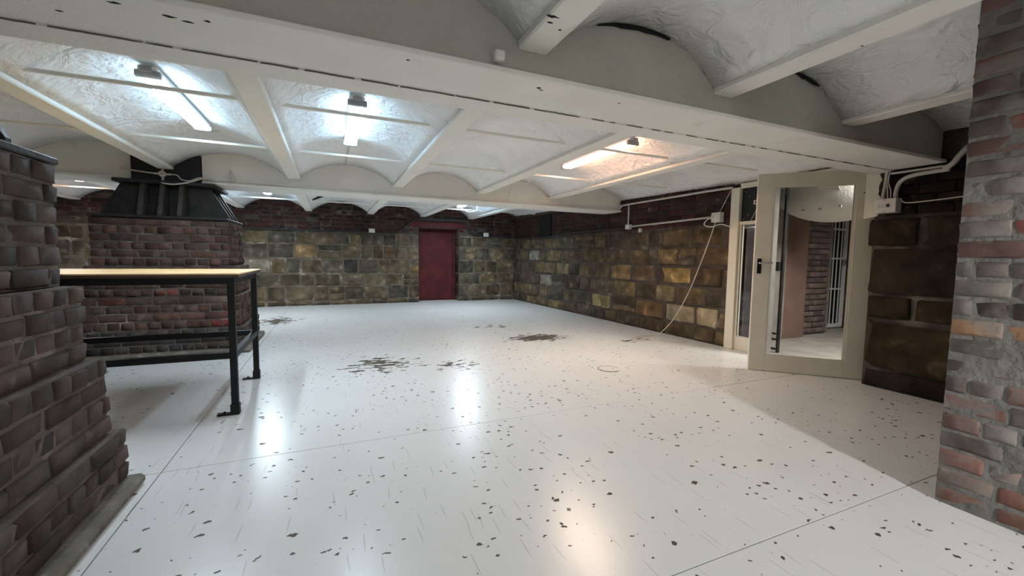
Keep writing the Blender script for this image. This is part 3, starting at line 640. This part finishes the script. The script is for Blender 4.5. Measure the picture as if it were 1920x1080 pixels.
pipe('conduit', [(4.47, 5.97, 1.90), (4.49, 5.86, 1.91), (4.50, 5.78, 1.98), (4.505, 5.68, 2.0), (XW(4.6)-.04, 4.6, 2.005), (XW(3.85)-.04, 3.9, 2.008), (XW(3.72)-.05, 3.70, 2.0)], .015, 'conduit', 'long white conduit along the ceiling line of the right wall', 'pipe', 4)
pipe('flex', [(XW(3.9)-.085, 3.90, 1.655), (XW(4)-.12, 3.98, 1.63), (XW(4)-.12, 4.03, 1.57), (XW(4)-.10, 3.94, 1.535), (XW(3.9)-.06, 3.83, 1.565), (XW(3.8)-.05, 3.74, 1.535), (4.57, 3.70, 1.53)], .006, 'white_plastic', 'looped white lead between the socket box and the door frame', 'cable')
pipe('flex', [(XW(3.8)-.05, 3.72, 1.97), (XW(3.8)-.05, 3.80, 1.83), (XW(3.9)-.045, 3.87, 1.72)], .004, 'conduit', 'thin wire slanting down to the socket box from the conduit', 'wire')
pipe('flex', [(XW(3.9)-.07, 3.90, 1.60), (XW(4)-.075, 3.97, 1.38), (XW(4.1)-.09, 4.10, 1.02), (XW(4.3)-.11, 4.26, .62), (XW(4.5)-.16, 4.45, .25), (4.33, 4.62, .03), (4.2, 4.68, .008), (4.0, 4.66, .008), (3.82, 4.60, .008), (3.78, 4.5, .008), (3.88, 4.44, .008), (4.02, 4.48, .01), (3.98, 4.56, .014), (3.86, 4.54, .014)], .0065, 'conduit', 'long pale cable trailing down the right stone wall to the floor', 'cable', 6)
pipe('flex', [(4.0, 4.42, .006), (4.15, 4.25, .006), (4.32, 4.15, .006), (4.40, 4.18, .01), (4.45, 4.24, .03)], .005, 'conduit', 'short pale cable lying on the floor by the right wall', 'cable')
# breaker box beside the pillar
bx = tag(empty('distribution_box', (4.42, 2.03, 1.59)), 'white switch box on the dark wall left of the brick pillar', 'switch box')
MB().box(4.33, 4.42, 1.955, 2.115, 1.535, 1.655).build('box_body', 'white_plastic', bx, bevel=.004)
fr = MB().box(4.327, 4.331, 1.985, 2.09, 1.575, 1.612).build('switch_window', 'fixture', bx)
for i in range(4):
    y = 2.078-i*.024
    MB().box(4.320, 4.328, y-.008, y+.008, 1.58, 1.607).build('breaker', 'white_plastic' if i < 3 else 'black_board', fr)
for z in (1.548, 1.642): MB().tube([(4.331, 2.035, z), (4.327, 2.035, z)], .004, 6).build('screw', 'black_board', bx)
pipe('conduit', [(4.385, 1.985, 1.655), (4.385, 1.985, 1.72), (4.385, 1.96, 1.79), (4.385, 1.90, 1.825), (4.385, 1.80, 1.835), (4.385, 1.66, 1.838)], .017, 'conduit', 'thick bent conduit rising from the switch box to the beam', 'pipe')
pipe('conduit', [(4.385, 2.075, 1.655), (4.385, 2.075, 1.70), (4.385, 2.065, 1.80), (4.385, 2.06, 1.90)], .012, 'conduit', 'upright conduit on the left of the switch box', 'pipe')
pipe('flex', [(4.385, 2.04, 1.655), (4.38, 2.045, 1.74), (4.385, 2.06, 1.82), (4.38, 2.05, 1.89)], .006, 'conduit', 'thin white wire rising beside the upright conduit', 'wire')
pipe('flex', [(4.385, 2.02, 1.655), (4.375, 2.02, 1.73), (4.385, 2.045, 1.80), (4.38, 2.035, 1.89)], .005, 'conduit', 'second thin wire looping up to the beam', 'wire')
pipe('conduit', [(4.39, 2.03, 1.868), (4.39, 1.86, 1.868), (4.39, 1.68, 1.868)], .010, 'conduit', 'thin conduit under the beam end beside the brick pillar', 'pipe')
pipe('conduit', [(4.375, 1.69, 1.85), (4.36, 1.64, 1.87), (4.36, 1.60, 1.93), (4.36, 1.55, 1.985), (4.36, 1.46, 2.0)], .02, 'conduit', 'flexible conduit bend curling up beside the brick pillar', 'pipe')
pipe('flex', [(4.385, 1.95, 1.65), (4.375, 1.93, 1.62), (4.38, 1.88, 1.607), (4.38, 1.7, 1.612), (4.38, 1.5, 1.62), (4.38, 1.0, 1.622)], .005, 'conduit', 'thin pale wire running from the switch box behind the pillar', 'wire')
# round boxes on the far main beam
def rose(x, y, z, r, label, ports):
    o = tag(empty('junction_box', (x, y, z)), label, 'junction box', 'round boxes on the far beam')
    MB().tube([(x, y, z), (x, y-.03, z)], r, 14).build('box_body', 'conduit', o)
    for (dx, dz) in ports: MB().tube([(x+dx*r, y-.015, z+dz*r), (x+dx*r*2.2, y-.015, z+dz*r*2.2)], .012, 8).build('spout', 'conduit', o)
    MB().tube([(x, y-.03, z), (x, y-.033, z)], .006, 6).build('screw', 'iron', o)
    return o
rose(-1.677, 5.82, 1.972, .034, 'round white junction box on the black column behind the table', ((1, 0), (-1, 0), (0, 1), (0, -1)))
rose(-1.048, 5.845, 1.983, .04, 'round cream junction box on the far beam right of the column', ((0, 1),))
pipe('conduit', [(-2.03, 5.80, 2.0), (-1.9, 5.80, 1.985), (-1.75, 5.805, 1.972)], .009, 'conduit', 'thin conduit left of the round box on the column', 'pipe')
pipe('flex', [(-1.60, 5.80, 1.972), (-1.54, 5.79, 1.965), (-1.50, 5.76, 1.92), (-1.42, 5.75, 1.91), (-1.33, 5.78, 1.955), (-1.22, 5.81, 1.95)], .008, 'conduit', 'white lead dipping right from the round box on the column', 'cable')
pipe('flex', [(-1.677, 5.80, 1.90), (-1.66, 5.72, 1.865), (-1.55, 5.70, 1.855), (-1.42, 5.72, 1.89), (-1.30, 5.78, 1.945), (-1.2, 5.80, 1.94)], .008, 'conduit', 'lower white lead looping below the round box on the column', 'cable')
pipe('flex', [(-1.048, 5.835, 2.02), (-1.05, 5.835, 2.10), (-1.04, 5.835, 2.18), (-1.06, 5.83, 2.255)], .006, 'plaster', 'painted wire climbing from the cream junction box to the vault', 'wire')
pipe('flex', [(-1.3, 5.835, 1.945), (-1.1, 5.835, 1.95), (-.9, 5.835, 1.955), (-.6, 5.835, 1.945), (-.35, 5.835, 1.95), (-.27, 5.835, 1.99), (-.2, 5.835, 2.03)], .006, 'plaster', 'painted wire along the far beam right of the column', 'wire')
pipe('flex', [(2.62, 4.47, 2.20), (2.60, 4.8, 2.19), (2.55, 5.2, 2.2), (2.6, 5.5, 2.16), (2.55, 5.78, 2.22), (2.5, 5.835, 2.15), (2.47, 5.835, 2.02), (2.47, 5.835, 1.95)], .006, 'plaster', 'dangling painted wire from the warm lamp to the far beam', 'wire')
pipe('flex', [(.195, 4.48, 2.21), (.20, 4.9, 2.245), (.195, 5.4, 2.255), (.19, 5.83, 2.26)], .006, 'conduit', 'wire from the middle lamp along its vault crown', 'wire')
pipe('flex', [(-1.0, 4.52, 2.21), (-.97, 4.62, 2.215), (-.93, 4.72, 2.24)], .006, 'conduit', 'wire from the left lamp into its vault', 'wire')
pipe('flex', [(2.35, 8.0, 2.10), (2.42, 8.0, 2.02), (2.55, 7.98, 1.985), (2.68, 8.0, 2.03), (2.72, 8.05, 2.12)], .007, 'white_plastic', 'white loop of cable hanging from the far lamp above the maroon door', 'cable')
ft = tag(MB().prism([(-.285, 8.38, 2.085), (-.10, 8.38, 2.165), (-.10, 8.38, 2.20), (-.285, 8.38, 2.12)], (0, .13, 0)).build('vent_grille', 'iron'), 'small dark grille on the far vault soffit', 'vent')
ft.location.z = 0
hk = tag(MB().box(.645, .69, 1.685, 1.725, 1.945, 1.985, ).build('fixing_block', 'plaster', bevel=.006), 'small painted block on the near beam face', 'block')
# round cover in the floor
rc = tag(empty('floor_cover', (2.56, 3.40, 0)), 'small round floor cover with a dark rim in the painted floor', 'floor cover')
MB().tube([(2.56, 3.40, .0), (2.56, 3.40, .004)], .105, 28).build('cover_disc', 'floor', rc)
ring = [(2.56+.108*math.cos(a), 3.40+.108*math.sin(a), .001) for a in [2*math.pi*k/36 for k in range(30)]]
MB().tube(ring, .0055, 6).build('cover_rim', 'concrete', rc)
